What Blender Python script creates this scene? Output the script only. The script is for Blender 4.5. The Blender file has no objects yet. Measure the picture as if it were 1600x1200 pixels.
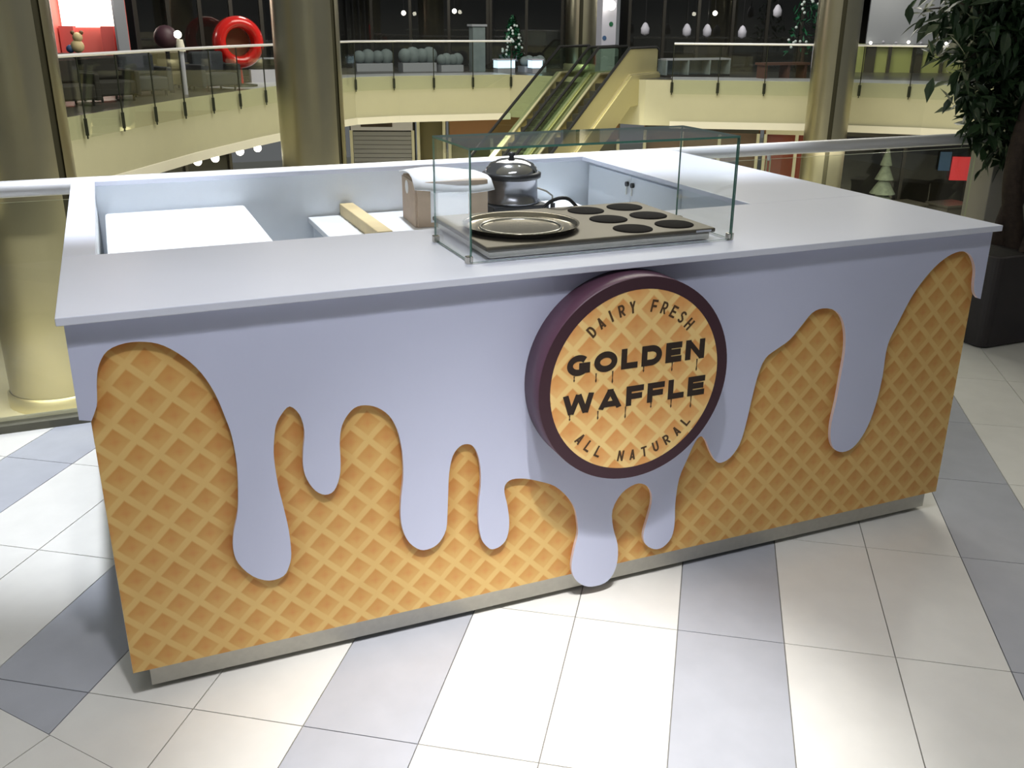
import bpy, bmesh, math, random
import numpy as np
from mathutils import Vector, Matrix
from mathutils.geometry import delaunay_2d_cdt
random.seed(7)
PI = math.pi
scene = bpy.context.scene
C = scene.collection

# ------------------------------------------------------------------ camera
cam = bpy.data.cameras.new('camera')
cam.lens = 33.33; cam.sensor_width = 36; cam.clip_end = 200; cam.clip_start = 0.05
camo = bpy.data.objects.new('camera', cam); C.objects.link(camo)
camo.location = (0.1536, -2.1677, 1.6470)
camo.rotation_euler = (math.radians(69.017), math.radians(-0.296), math.radians(-22.504))
scene.camera = camo

# ------------------------------------------------------------------ world, lights, exposure
world = bpy.data.worlds.new('world'); scene.world = world; world.use_nodes = True
world.node_tree.nodes['Background'].inputs[0].default_value = (0.80, 0.84, 0.85, 1)
world.node_tree.nodes['Background'].inputs[1].default_value = 0.14
vs = scene.view_settings
vs.view_transform = 'Standard'; vs.look = 'None'; vs.gamma = 1; vs.use_curve_mapping = False
vs.exposure = 0.0

def spot(name, loc, target, watts, angle, blend, col, r=0.07):
    l = bpy.data.lights.new(name, 'SPOT'); l.energy = watts; l.spot_size = math.radians(angle)
    l.spot_blend = blend; l.color = col; l.shadow_soft_size = r
    o = bpy.data.objects.new(name, l); C.objects.link(o); o.location = loc
    o.rotation_euler = (Vector(target) - Vector(loc)).to_track_quat('-Z', 'Y').to_euler()
    return o
def area(name, loc, target, watts, sx, sy, col):
    l = bpy.data.lights.new(name, 'AREA'); l.energy = watts; l.shape = 'RECTANGLE'; l.size = sx; l.size_y = sy; l.color = col
    o = bpy.data.objects.new(name, l); C.objects.link(o); o.location = loc
    o.rotation_euler = (Vector(target) - Vector(loc)).to_track_quat('-Z', 'Y').to_euler()
    return o
COOL = (0.86, 0.91, 1.0)
WARM = (1.0, 0.93, 0.72)
spot('downlight', (0.90, -1.50, 4.1), (0.95, -0.56, 0), 1000, 28, 1.0, (1.0, 0.98, 0.95))
spot('downlight', (0.40, -1.50, 4.1), (0.60, -0.55, 0), 205, 62, 0.9, (0.97, 0.97, 1.0))
spot('downlight', (0.10, 1.60, 4.1), (0.12, 1.52, 0.5), 800, 31, 0.7, COOL)
spot('downlight', (1.45, 2.05, 4.1), (1.50, 2.05, 0.5), 480, 40, 0.8, COOL)
spot('downlight', (2.95, 1.85, 4.1), (2.70, 1.95, 0.5), 560, 38, 0.8, COOL)
area('overhead_fill', (0.6, -1.7, 4.15), (0.6, -1.7, 0), 42, 2.4, 0.3, (0.93, 0.95, 1.0))  # unseen soft fill light added overhead
area('atrium_light', (9, 15, 11), (9, 16, 0), 3300, 12, 12, (1.0, .96, .84))
spot('escalator_fill', (7, 19, 7), (11.5, 22.5, -1.0), 7000, 36, 0.5, (1.0, .95, .8), .3)  # unseen spot added to brighten the escalators

# ------------------------------------------------------------------ mesh helpers
class MB:
    def __init__(s): s.v = []; s.f = []; s.m = []; s.sm = []
    def add(s, vs, fs, mi=0, smooth=False):
        b = len(s.v); s.v += [tuple(v) for v in vs]
        for f in fs: s.f.append(tuple(i + b for i in f)); s.m.append(mi); s.sm.append(smooth)
        return s
    def box(s, x0, y0, z0, x1, y1, z1, mi=0, M=None):
        vs = [Vector(p) for p in ((x0,y0,z0),(x1,y0,z0),(x1,y1,z0),(x0,y1,z0),(x0,y0,z1),(x1,y0,z1),(x1,y1,z1),(x0,y1,z1))]
        if M: vs = [M @ v for v in vs]
        return s.add(vs, [(0,3,2,1),(4,5,6,7),(0,1,5,4),(1,2,6,5),(2,3,7,6),(3,0,4,7)], mi)
    def cyl(s, p, q, r, r2=None, n=20, mi=0, smooth=True, cap=True):
        p = Vector(p); q = Vector(q); r2 = r if r2 is None else r2
        d = (q - p).normalized(); u = d.orthogonal().normalized(); w = d.cross(u)
        vs = []
        for c0, rr in ((p, r), (q, r2)):
            for i in range(n):
                a = 2*PI*i/n; vs.append(c0 + rr*(math.cos(a)*u + math.sin(a)*w))
        s.add(vs, [(i, (i+1) % n, n+(i+1) % n, n+i) for i in range(n)], mi, smooth)
        if cap: s.add(vs, [tuple(range(n-1, -1, -1)), tuple(range(n, 2*n))], mi)
        return s
    def tube(s, path, r, n=8, mi=0, closed=False):
        P = [Vector(p) for p in path]; R = r if isinstance(r, (list, tuple)) else [r]*len(P)
        vs = []; prev = None
        for i, p in enumerate(P):
            a = P[i-1] if (i > 0 or closed) else P[i]; b = P[(i+1) % len(P)] if (i < len(P)-1 or closed) else P[i]
            d = (b - a).normalized()
            u = d.orthogonal().normalized() if prev is None else (prev - d*prev.dot(d)).normalized()
            prev = u; w = d.cross(u)
            for k in range(n):
                t = 2*PI*k/n; vs.append(p + R[i]*(math.cos(t)*u + math.sin(t)*w))
        fs = []; m = len(P)
        for i in range(m if closed else m-1):
            j = (i+1) % m
            for k in range(n): fs.append((i*n+k, i*n+(k+1) % n, j*n+(k+1) % n, j*n+k))
        s.add(vs, fs, mi, True)
        if not closed: s.add(vs, [tuple(range(n-1, -1, -1)), tuple(range((m-1)*n, m*n))], mi)
        return s
    def lathe(s, c, prof, n=32, mi=0, axis='Z', smooth=True):
        c = Vector(c); vs = []
        for r, h in prof:
            for i in range(n):
                a = 2*PI*i/n
                if axis == 'Z': vs.append(c + Vector((r*math.cos(a), r*math.sin(a), h)))
                else: vs.append(c + Vector((r*math.cos(a), h, r*math.sin(a))))
        fs = []
        for j in range(len(prof)-1):
            for i in range(n):
                f = (j*n+i, j*n+(i+1) % n, (j+1)*n+(i+1) % n, (j+1)*n+i)
                fs.append(f if axis == 'Z' else f[::-1])
        return s.add(vs, fs, mi, smooth)
    def prism(s, poly, z0, z1, mi=0, plane='XY'):
        n = len(poly)
        if plane == 'XY': vs = [(x, y, z0) for x, y in poly] + [(x, y, z1) for x, y in poly]
        else: vs = [(x, z0, z) for x, z in poly] + [(x, z1, z) for x, z in poly]
        fs = [tuple(range(n-1, -1, -1)), tuple(range(n, 2*n))] + [(i, (i+1) % n, n+(i+1) % n, n+i) for i in range(n)]
        return s.add(vs, fs, mi)
    def sphere(s, c, r, n=14, mi=0, sz=1.0):
        prof = [(max(1e-4, r*math.sin(PI*i/8)), -r*sz*math.cos(PI*i/8)) for i in range(9)]
        return s.lathe(c, prof, n, mi)
    def mesh(s, name, off=(0,0,0)):
        me = bpy.data.meshes.new(name); o = Vector(off)
        me.from_pydata([tuple(Vector(v) - o) for v in s.v], [], s.f)
        me.polygons.foreach_set('material_index', s.m); me.polygons.foreach_set('use_smooth', s.sm)
        bm = bmesh.new(); bm.from_mesh(me); bmesh.ops.recalc_face_normals(bm, faces=bm.faces); bm.to_mesh(me); bm.free()
        me.update(); return me
    def build(s, name, mats, parent=None, bevel=0, label=None):
        off = wloc(parent)
        me = s.mesh(name, off)
        for m in (mats if isinstance(mats, (list, tuple)) else [mats]): me.materials.append(m)
        o = bpy.data.objects.new(name, me); C.objects.link(o); o.parent = parent
        if bevel:
            b = o.modifiers.new('bevel', 'BEVEL'); b.width = bevel; b.segments = 2; b.limit_method = 'ANGLE'
        if label: o['label'] = label
        return o
def wloc(o):
    l = Vector((0,0,0))
    while o is not None: l += o.location; o = o.parent
    return l
def tag(o, label=None, cat=None, group=None, kind=None):
    if label: o['label'] = label
    if cat: o['category'] = cat
    if group: o['group'] = group
    if kind: o['kind'] = kind
    return o
def thing(name, loc, label, cat, group=None):
    o = bpy.data.objects.new(name, None); C.objects.link(o); o.location = loc; o.empty_display_size = .1
    return tag(o, label, cat, group)
def setting(name, loc=(0,0,0)):
    o = bpy.data.objects.new(name, None); C.objects.link(o); o.location = loc; o['kind'] = 'structure'; return o
def instance(name, me, parent, loc, rz=0):
    o = bpy.data.objects.new(name, me); C.objects.link(o); o.parent = parent; o.location = loc; o.rotation_euler = (0,0,rz); return o

# ------------------------------------------------------------------ materials
def S(r, g, b):      # sRGB 0-255 to linear
    f = lambda c: (c/255/12.92) if c/255 <= .04045 else ((c/255+.055)/1.055)**2.4
    return (f(r), f(g), f(b), 1)
def mat(name, col, rough=.5, metal=0, spec=.5, noise=0, nscale=20, emit=None, estr=0, bump=0, coat=0):
    m = bpy.data.materials.new(name); m.use_nodes = True; nt = m.node_tree; b = nt.nodes['Principled BSDF']
    b.inputs['Base Color'].default_value = col; b.inputs['Roughness'].default_value = rough
    b.inputs['Metallic'].default_value = metal; b.inputs['Specular IOR Level'].default_value = spec
    b.inputs['Coat Weight'].default_value = coat
    if emit: b.inputs['Emission Color'].default_value = emit; b.inputs['Emission Strength'].default_value = estr
    if noise or bump:
        tc = nt.nodes.new('ShaderNodeTexCoord'); n = nt.nodes.new('ShaderNodeTexNoise'); n.inputs['Scale'].default_value = nscale; n.inputs['Detail'].default_value = 5
        nt.links.new(tc.outputs['Object'], n.inputs['Vector'])
        if noise:
            mr = nt.nodes.new('ShaderNodeMapRange'); mr.inputs[1].default_value = .3; mr.inputs[2].default_value = .7
            mr.inputs[3].default_value = 1-noise; mr.inputs[4].default_value = 1+noise
            mx = nt.nodes.new('ShaderNodeVectorMath'); mx.operation = 'MULTIPLY'; mx.inputs[0].default_value = col[:3]
            nt.links.new(n.outputs['Fac'], mr.inputs[0]); nt.links.new(mr.outputs[0], mx.inputs[1]); nt.links.new(mx.outputs[0], b.inputs['Base Color'])
        if bump:
            bp = nt.nodes.new('ShaderNodeBump'); bp.inputs['Strength'].default_value = bump; bp.inputs['Distance'].default_value = .01
            nt.links.new(n.outputs['Fac'], bp.inputs['Height']); nt.links.new(bp.outputs[0], b.inputs['Normal'])
    return m
def glass(name, tint, refl=1.0):
    m = bpy.data.materials.new(name); m.use_nodes = True; nt = m.node_tree; nt.nodes.clear()
    out = nt.nodes.new('ShaderNodeOutputMaterial'); mx = nt.nodes.new('ShaderNodeMixShader')
    t = nt.nodes.new('ShaderNodeBsdfTransparent'); t.inputs[0].default_value = tint
    g = nt.nodes.new('ShaderNodeBsdfGlossy'); g.inputs['Roughness'].default_value = .02; g.inputs[0].default_value = (refl, refl, refl, 1)
    fr = nt.nodes.new('ShaderNodeFresnel'); geo = nt.nodes.new('ShaderNodeNewGeometry'); ma = nt.nodes.new('ShaderNodeMath'); ma.operation = 'MULTIPLY_ADD'
    ma.inputs[1].default_value = 1/1.45-1.45; ma.inputs[2].default_value = 1.45
    nt.links.new(geo.outputs['Backfacing'], ma.inputs[0]); nt.links.new(ma.outputs[0], fr.inputs[0])
    nt.links.new(fr.outputs[0], mx.inputs[0]); nt.links.new(t.outputs[0], mx.inputs[1]); nt.links.new(g.outputs[0], mx.inputs[2]); nt.links.new(mx.outputs[0], out.inputs[0])
    return m

M = {}
M['white_lam'] = mat('white_laminate', S(222,226,240), .32, spec=.4, noise=.015, nscale=3)
M['white_board'] = mat('white_board', S(201,206,230), .5, spec=.3, noise=.012, nscale=4)
M['board_edge'] = mat('board_edge', S(232,214,214), .6)
M['white_in'] = mat('white_interior', S(226,232,238), .45, noise=.01)
M['freezer'] = mat('freezer_white', S(240,243,246), .35)
M['alu'] = mat('brushed_aluminium', S(196,194,184), .45, .35, noise=.04, nscale=60)
M['tile_white'] = mat('tile_white', S(228,226,220), .24, spec=.5, noise=.03, nscale=9, bump=.02)
M['tile_grey'] = mat('tile_blue_grey', S(178,180,187), .26, spec=.5, noise=.04, nscale=9, bump=.02)
M['grout'] = mat('grout', S(128,126,122), .85, noise=.1, nscale=40)
M['slab'] = mat('slab_edge', S(96,94,80), .7)
M['maroon'] = mat('maroon_paint', S(92,60,78), .42, noise=.03)
M['maroon_dark'] = mat('maroon_trim', S(62,36,46), .5)
M['ink'] = mat('dark_brown_ink', S(44,30,22), .6)
M['ink_thin'] = mat('brown_ink', S(78,54,30), .6)
M['glass'] = glass('clear_glass', (.985, .993, .99, 1))
M['glass_edge'] = mat('glass_edge', S(70,118,104), .15, spec=.8)
M['glass_rail'] = glass('railing_glass', (.955, .97, .95, 1))
M['glass_rail_edge'] = mat('railing_glass_edge', S(190,196,168), .2)
M['vessel'] = mat('vessel_steel', S(148,149,156), .24, 1)
M['steel'] = mat('stainless_steel', S(198,194,184), .22, 1, noise=.03, nscale=30)
M['steel_polish'] = mat('polished_steel', S(205,205,210), .13, 1)
M['pan_steel'] = mat('pan_steel', S(172,164,148), .2, 1)
M['steel_top'] = mat('griddle_steel', S(104,98,87), .4, .9, noise=.06, nscale=18)
M['cast'] = mat('black_cast_iron', S(28,23,21), .85, spec=.1, noise=.15, nscale=60)
M['black'] = mat('black_plastic', S(24,24,28), .4)
M['cardboard'] = mat('cardboard', S(190,170,148), .85, noise=.05, nscale=25)
M['cardboard_dk'] = mat('cardboard_flap', S(186,168,150), .85, noise=.05, nscale=25)
M['paper'] = mat('white_paper', S(236,238,240), .7)
M['wood'] = mat('pale_wood', S(214,194,146), .6, noise=.06, nscale=14)
M['rail_metal'] = mat('rail_steel', S(232,232,235), .38, .3)
M['dark_metal'] = mat('dark_bracket', S(52,56,46), .45, .5)
M['fascia'] = mat('cream_fascia', S(184,181,152), .55, noise=.02, nscale=2)
M['soffit'] = mat('pale_soffit', S(226,222,206), .6)
M['far_floor'] = mat('far_floor', S(74,72,68), .3, noise=.1, nscale=1)
M['far_kerb'] = mat('far_kerb', S(196,198,206), .3)
M['low_floor'] = mat('lower_floor', S(224,221,200), .25, noise=.03, nscale=1)
M['column'] = mat('brass_column', S(186,181,158), .30, 1, noise=.05, nscale=1.5)
M['column_gap'] = mat('column_joint', S(46,44,28), .5, .3)
M['esc_clad'] = mat('escalator_cladding', S(196,188,142), .35, .4)
M['esc_brass'] = mat('escalator_brass', S(232,224,184), .42, .85)
M['esc_glass'] = glass('escalator_glass', (.80, .88, .80, 1), 1.0)
M['rubber'] = mat('black_rubber', S(22,22,22), .45)
M['step'] = mat('step_metal', S(70,70,62), .4, .7)
M['dark_wall'] = mat('dark_wall', S(46,43,40), .7, noise=.1, nscale=1)
M['shop_dark'] = mat('shop_interior', S(40,38,35), .8, noise=.2, nscale=1.4)
M['frame_dark'] = mat('shop_frame_dark', S(58,56,52), .4, .4)
M['frame_pale'] = mat('shop_frame_pale', S(198,196,178), .5)
M['shop_glass'] = glass('shop_glass', (.95, .96, .95, 1))
M['pink'] = mat('pink_wall', S(226,120,112), .7)
M['pink_dk'] = mat('pink_curtain', S(208,96,92), .8)
M['glow'] = mat('lightbox', S(255,250,236), .5, emit=(1.0,.93,.80,1), estr=2.6)
M['lamp'] = mat('lamp_glow', S(255,250,225), .5, emit=(1.0,.95,.78,1), estr=9)
M['screen'] = mat('screen_glow', S(200,230,245), .5, emit=(.62,.85,1.0,1), estr=1.2)
M['red'] = mat('red_plastic', S(200,30,24), .22, coat=.4)
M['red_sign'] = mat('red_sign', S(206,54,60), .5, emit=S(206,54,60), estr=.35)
M['blue_sign'] = mat('blue_sign', S(62,92,134), .5)
M['brown'] = mat('brown_panel', S(124,88,58), .6)
M['olive'] = mat('olive_panel', S(98,92,62), .6)
M['shutter'] = mat('grey_shutter', S(132,134,142), .5, .3)
M['grey_board'] = mat('grey_board', S(150,154,162), .6)
M['lilac'] = mat('pale_lilac', S(188,188,204), .6)
M['dim_cloth'] = mat('dim_blue_grey', S(110,122,124), .8, noise=.15, nscale=4)
M['bench'] = mat('brown_bench', S(86,58,46), .6)
M['xmas_green'] = mat('dark_green_foil', S(28,92,62), .5)
M['planter'] = mat('planter_black', S(44,39,41), .55, noise=.08, nscale=12)
M['soil'] = mat('soil', S(30,25,22), .95, noise=.3, nscale=40, bump=.5)
M['bark'] = mat('bark', S(62,50,42), .85, noise=.25, nscale=30, bump=.6)
M['leaf'] = mat('leaf_dark', S(44,66,42), .38, spec=.5, noise=.2, nscale=6)
M['leaf2'] = mat('leaf_mid', S(56,80,50), .4, spec=.5, noise=.2, nscale=6)
M['pier'] = mat('pale_pier', S(176,172,160), .7, noise=.04, nscale=5)
M['green_panel'] = mat('lime_panel', S(168,176,104), .6)
M['blossom'] = mat('white_blossom', S(200,214,214), .6)

def waffle_mat(name, x0, z0, px, pz, rib, pa, pb, pc, tst=.8):
    m = bpy.data.materials.new(name); m.use_nodes = True; nt = m.node_tree; N = nt.nodes; L = nt.links
    b = N['Principled BSDF']; b.inputs['Roughness'].default_value = .5; b.inputs['Specular IOR Level'].default_value = .35
    def mth(op, a, c=None):
        n = N.new('ShaderNodeMath'); n.operation = op
        for i, v in enumerate((a, c)):
            if v is None: continue
            if isinstance(v, (int, float)): n.inputs[i].default_value = v
            else: L.new(v, n.inputs[i])
        return n.outputs[0]
    tc = N.new('ShaderNodeTexCoord'); sp = N.new('ShaderNodeSeparateXYZ'); 
    nz = N.new('ShaderNodeTexNoise'); nz.inputs['Scale'].default_value = 14; nz.inputs['Detail'].default_value = 3
    L.new(tc.outputs['Object'], nz.inputs['Vector']); L.new(tc.outputs['Object'], sp.inputs[0])
    wob = mth('MULTIPLY', mth('SUBTRACT', nz.outputs['Fac'], .5), .10)
    u = mth('DIVIDE', mth('SUBTRACT', sp.outputs[0], x0), px); v = mth('DIVIDE', mth('SUBTRACT', sp.outputs[2], z0), pz)
    a = mth('ADD', mth('ADD', u, v), wob); c = mth('ADD', mth('SUBTRACT', u, v), wob)
    fa = mth('SUBTRACT', a, mth('ROUND', a)); fc = mth('SUBTRACT', c, mth('ROUND', c))
    mxv = mth('MAXIMUM', mth('ABSOLUTE', fa), mth('ABSOLUTE', fc))
    # 0 in a pocket, 1 on a rib
    rr = N.new('ShaderNodeMapRange'); rr.interpolation_type = 'SMOOTHSTEP'; rr.inputs[1].default_value = .335; rr.inputs[2].default_value = .41; L.new(mxv, rr.inputs[0])
    # printed pocket: four triangular walls of different browns around a darker middle
    up = mth('ADD', fa, mth('MULTIPLY', fc, -1))                # towards the top of the pocket
    side = mth('ADD', fa, fc)
    cr = N.new('ShaderNodeMapRange'); cr.inputs[1].default_value = -.5; cr.inputs[2].default_value = .5; L.new(mth('ADD', up, mth('MULTIPLY', side, -.35)), cr.inputs[0])
    pk = N.new('ShaderNodeMix'); pk.data_type = 'RGBA'; pk.inputs[6].default_value = pa; pk.inputs[7].default_value = pb; L.new(cr.outputs[0], pk.inputs[0])
    ctr = N.new('ShaderNodeMapRange'); ctr.inputs[1].default_value = .0; ctr.inputs[2].default_value = .2; ctr.inputs[3].default_value = .65; ctr.inputs[4].default_value = 0; L.new(mxv, ctr.inputs[0])
    pk2 = N.new('ShaderNodeMix'); pk2.data_type = 'RGBA'; pk2.inputs[7].default_value = pc; L.new(ctr.outputs[0], pk2.inputs[0]); L.new(pk.outputs[2], pk2.inputs[6])
    mx = N.new('ShaderNodeMix'); mx.data_type = 'RGBA'; mx.inputs[7].default_value = rib; L.new(rr.outputs[0], mx.inputs[0]); L.new(pk2.outputs[2], mx.inputs[6])
    # toasted mottling and the print's drip shadow, painted darker along the cream outline
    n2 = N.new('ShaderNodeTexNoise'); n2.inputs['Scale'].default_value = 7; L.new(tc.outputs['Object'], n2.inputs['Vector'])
    at = N.new('ShaderNodeAttribute'); at.attribute_name = 'drip_shade'
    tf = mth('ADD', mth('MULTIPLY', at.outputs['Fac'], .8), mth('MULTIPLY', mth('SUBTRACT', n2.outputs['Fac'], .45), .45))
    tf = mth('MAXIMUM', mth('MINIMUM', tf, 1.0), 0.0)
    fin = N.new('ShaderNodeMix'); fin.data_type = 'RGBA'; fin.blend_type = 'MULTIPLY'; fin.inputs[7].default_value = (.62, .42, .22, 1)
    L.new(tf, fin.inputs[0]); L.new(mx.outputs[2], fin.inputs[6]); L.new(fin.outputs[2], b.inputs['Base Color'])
    return m
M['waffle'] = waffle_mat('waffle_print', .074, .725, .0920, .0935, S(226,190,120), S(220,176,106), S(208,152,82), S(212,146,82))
M['waffle_sign'] = waffle_mat('waffle_print_sign', 1.342, .748, .0930, .0930, S(244,210,140), S(238,190,122), S(226,160,92), S(228,156,92))

# ------------------------------------------------------------------ near floor with tiles
H = 1.047
floor = setting('floor')
EDGE_Y = 2.115
MB().box(-7, -5, -.30, 9, EDGE_Y, -.007).build('screed', M['grout'], floor)
def clip(poly, a, b, c):            # keep a*x+b*y <= c
    out = []
    for i in range(len(poly)):
        p, q = poly[i], poly[(i+1) % len(poly)]
        dp = a*p[0]+b*p[1]-c; dq = a*q[0]+b*q[1]-c
        if dp <= 0: out.append(p)
        if dp*dq < 0:
            t = dp/(dp-dq); out.append((p[0]+t*(q[0]-p[0]), p[1]+t*(q[1]-p[1])))
    return out
def field(th, u0, n0, du, dn, grey, clips, krange, rrange):
    ux, uy = math.cos(th), math.sin(th); nx, ny = -uy, ux
    g = .0016; full = {}
    for k in krange:
        for r in rrange:
            a0, a1, b0, b1 = u0+k*du+g, u0+(k+1)*du-g, n0+r*dn+g, n0+(r+1)*dn-g
            poly = [(a*ux+b*nx, a*uy+b*ny) for a, b in ((a0,b0),(a1,b0),(a1,b1),(a0,b1))]
            cx = sum(p[0] for p in poly)/4; cy = sum(p[1] for p in poly)/4
            q = poly
            for cl in clips: q = clip(q, *cl) if len(q) > 2 else q
            if len(q) < 3: continue
            m = M['tile_grey'] if grey(k) else M['tile_white']
            if len(q) == 4 and all(abs(q[i][0]-poly[i][0])+abs(q[i][1]-poly[i][1]) < 1e-6 for i in range(4)):
                key = m.name
                if key not in full:
                    me = MB().box(-(du/2-g), -(dn/2-g), -.008, du/2-g, dn/2-g, 0).mesh('tile'); me.materials.append(m); full[key] = me
                instance('tile', full[key], floor, (cx, cy, 0), th)
            else:
                ar = abs(sum(q[i][0]*q[(i+1) % len(q)][1]-q[(i+1) % len(q)][0]*q[i][1] for i in range(len(q))))/2
                if ar < .0008: continue
                MB().prism(q, -.008, 0).build('tile', m, floor)
TH = math.radians(-34.3); SC = 1.08
sd = math.radians(-51.5); sx, sy = -.295, .144          # seam where the tiling turns
sn = (-math.sin(sd), math.cos(sd)); sc_ = sn[0]*sx + sn[1]*sy
box_clip = [(0,1,EDGE_Y-.03), (0,-1,1.55), (-1,0,1.15), (1,0,5.6)]
view_clip = [(.80,-.60,3.7), (-.96,.10,.86)]
field(TH, .146*SC, .050*SC, .277*SC, .5585*SC, lambda k: k % 3 == 1, box_clip + view_clip + [(-sn[0], -sn[1], -sc_)], range(-14, 20), range(-5, 10))
field(sd, -.1, sc_-.6, .299, .30, lambda k: k % 3 == 1, [(0,-1,1.2), (-1,0,1.15), (sn[0], sn[1], sc_)], range(-5, 6), range(-2, 2))

tag(MB().box(-7, -6, 4.2, 9, 2.6, 4.5).build('ceiling', mat('ceiling_white', S(225,225,222), .8)), kind='structure')

# ------------------------------------------------------------------ waffle kiosk counter
W, D = 2.742, 2.009
kiosk = thing('kiosk_counter', (0,0,0), 'white open-centred kiosk counter with dripping cream over a golden waffle front', 'counter')
ct = MB(); T0, T1 = H-.019, H
ct.box(-.004, 0, T0, W+.004, .604, T1)
ct.build('countertop', M['white_lam'], kiosk, .002)
MB().box(W-.524, .604, T0, W+.004, D, T1).build('countertop', M['white_lam'], kiosk, .002)
MB().box(-.004, .604, T0, .081, D, T1).build('countertop', M['white_lam'], kiosk, .002)
MB().box(.081, D-.0726, T0, W-.524, D, T1).build('countertop', M['white_lam'], kiosk, .002)
YP, BZ = .0415, .0864
OUT = [(0.007, 0.797), (0.033, 0.791), (0.044, 0.814), (0.051, 0.835), (0.058, 0.889), (0.068, 0.924), (0.089, 0.953), (0.127, 0.966), (0.17, 0.964), (0.208, 0.95), (0.249, 0.916), (0.282, 0.873), (0.307, 0.818), (0.324, 0.754), (0.335, 0.699), (0.339, 0.624), (0.335, 0.551), (0.328, 0.495), (0.313, 0.44), (0.308, 0.391), (0.317, 0.35), (0.348, 0.306), (0.388, 0.283), (0.425, 0.288), (0.442, 0.315), (0.45, 0.35), (0.449, 0.42), (0.441, 0.49), (0.433, 0.55), (0.429, 0.627), (0.433, 0.674), (0.441, 0.714), (0.457, 0.742), (0.478, 0.759), (0.5, 0.734), (0.509, 0.689), (0.502, 0.637), (0.499, 0.59), (0.506, 0.553), (0.525, 0.518), (0.549, 0.502), (0.572, 0.509), (0.588, 0.543), (0.594, 0.585), (0.595, 0.639), (0.601, 0.679), (0.614, 0.707), (0.637, 0.73), (0.665, 0.734), (0.698, 0.722), (0.727, 0.695), (0.746, 0.655), (0.756, 0.604), (0.759, 0.556), (0.757, 0.505), (0.75, 0.455), (0.746, 0.398), (0.752, 0.351), (0.768, 0.312), (0.798, 0.283), (0.828, 0.281), (0.854, 0.295), (0.874, 0.331), (0.879, 0.384), (0.882, 0.437), (0.886, 0.5), (0.897, 0.55), (0.917, 0.575), (0.939, 0.579), (0.957, 0.568), (0.97, 0.539), (0.977, 0.497), (0.977, 0.444), (0.971, 0.392), (0.97, 0.331), (0.979, 0.276), (0.997, 0.247), (1.012, 0.237), (1.036, 0.242), (1.056, 0.265), (1.063, 0.312), (1.057, 0.368), (1.048, 0.411), (1.051, 0.436), (1.071, 0.448), (1.11, 0.443), (1.155, 0.426), (1.204, 0.401), (1.246, 0.357), (1.27, 0.315), (1.28, 0.27), (1.283, 0.227), (1.272, 0.175), (1.265, 0.121), (1.275, 0.081), (1.3, 0.05), (1.335, 0.033), (1.381, 0.035), (1.409, 0.06), (1.422, 0.107), (1.419, 0.164), (1.401, 0.225), (1.396, 0.285), (1.424, 0.335), (1.468, 0.357), (1.501, 0.35), (1.525, 0.322), (1.53, 0.28), (1.518, 0.223), (1.508, 0.176), (1.519, 0.14), (1.55, 0.117), (1.582, 0.117), (1.61, 0.145), (1.618, 0.193), (1.615, 0.263), (1.622, 0.347), (1.646, 0.409), (1.669, 0.461), (1.688, 0.477), (1.707, 0.46), (1.725, 0.423), (1.747, 0.387), (1.769, 0.374), (1.803, 0.386), (1.834, 0.428), (1.85, 0.495), (1.861, 0.567), (1.875, 0.647), (1.896, 0.699), (1.933, 0.723), (1.979, 0.748), (2.017, 0.788), (2.052, 0.825), (2.091, 0.835), (2.137, 0.824), (2.171, 0.793), (2.192, 0.741), (2.2, 0.677), (2.197, 0.602), (2.193, 0.518), (2.185, 0.441), (2.191, 0.381), (2.213, 0.343), (2.249, 0.327), (2.288, 0.335), (2.322, 0.371), (2.347, 0.426), (2.363, 0.501), (2.37, 0.578), (2.369, 0.655), (2.376, 0.7), (2.4, 0.753), (2.433, 0.823), (2.467, 0.874), (2.515, 0.924), (2.564, 0.955), (2.61, 0.967), (2.647, 0.96), (2.674, 0.937), (2.694, 0.899), (2.7, 0.851), (2.71, 0.82), (2.729, 0.801), (2.744, 0.797)]
def smooth(pts, n=3):
    o = []
    for i in range(len(pts)-1):
        p0 = pts[max(i-1,0)]; p1 = pts[i]; p2 = pts[i+1]; p3 = pts[min(i+2,len(pts)-1)]
        for k in range(n):
            t = k/n
            o.append(tuple(.5*(2*p1[j]+(p2[j]-p0[j])*t+(2*p0[j]-5*p1[j]+4*p2[j]-p3[j])*t*t+(3*p1[j]-p0[j]-3*p2[j]+p3[j])*t**3) for j in (0,1)))
    return o + [pts[-1]]
SM = smooth(OUT[1:-1]); SM = [OUT[0]] + SM + [OUT[-1]]
# waffle board: fine front grid so the painted drip shadow of the print can follow the cream outline
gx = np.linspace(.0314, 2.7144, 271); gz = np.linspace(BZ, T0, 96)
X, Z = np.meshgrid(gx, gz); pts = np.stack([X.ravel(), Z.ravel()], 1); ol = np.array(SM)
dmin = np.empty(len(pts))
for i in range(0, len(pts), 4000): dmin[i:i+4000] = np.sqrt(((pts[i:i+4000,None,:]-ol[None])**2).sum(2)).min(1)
drip_shade = np.clip(1-dmin/.05, 0, 1)**1.3
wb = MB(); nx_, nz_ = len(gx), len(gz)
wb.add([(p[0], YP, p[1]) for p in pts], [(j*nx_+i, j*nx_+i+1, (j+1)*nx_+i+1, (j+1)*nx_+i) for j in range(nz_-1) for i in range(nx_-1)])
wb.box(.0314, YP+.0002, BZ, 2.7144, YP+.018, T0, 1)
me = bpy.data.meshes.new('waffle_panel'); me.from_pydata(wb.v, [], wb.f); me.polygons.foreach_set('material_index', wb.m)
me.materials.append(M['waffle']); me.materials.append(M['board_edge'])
at = me.attributes.new('drip_shade', 'FLOAT', 'POINT'); at.data.foreach_set('value', list(drip_shade) + [0.0]*(len(wb.v)-len(drip_shade)))
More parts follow.
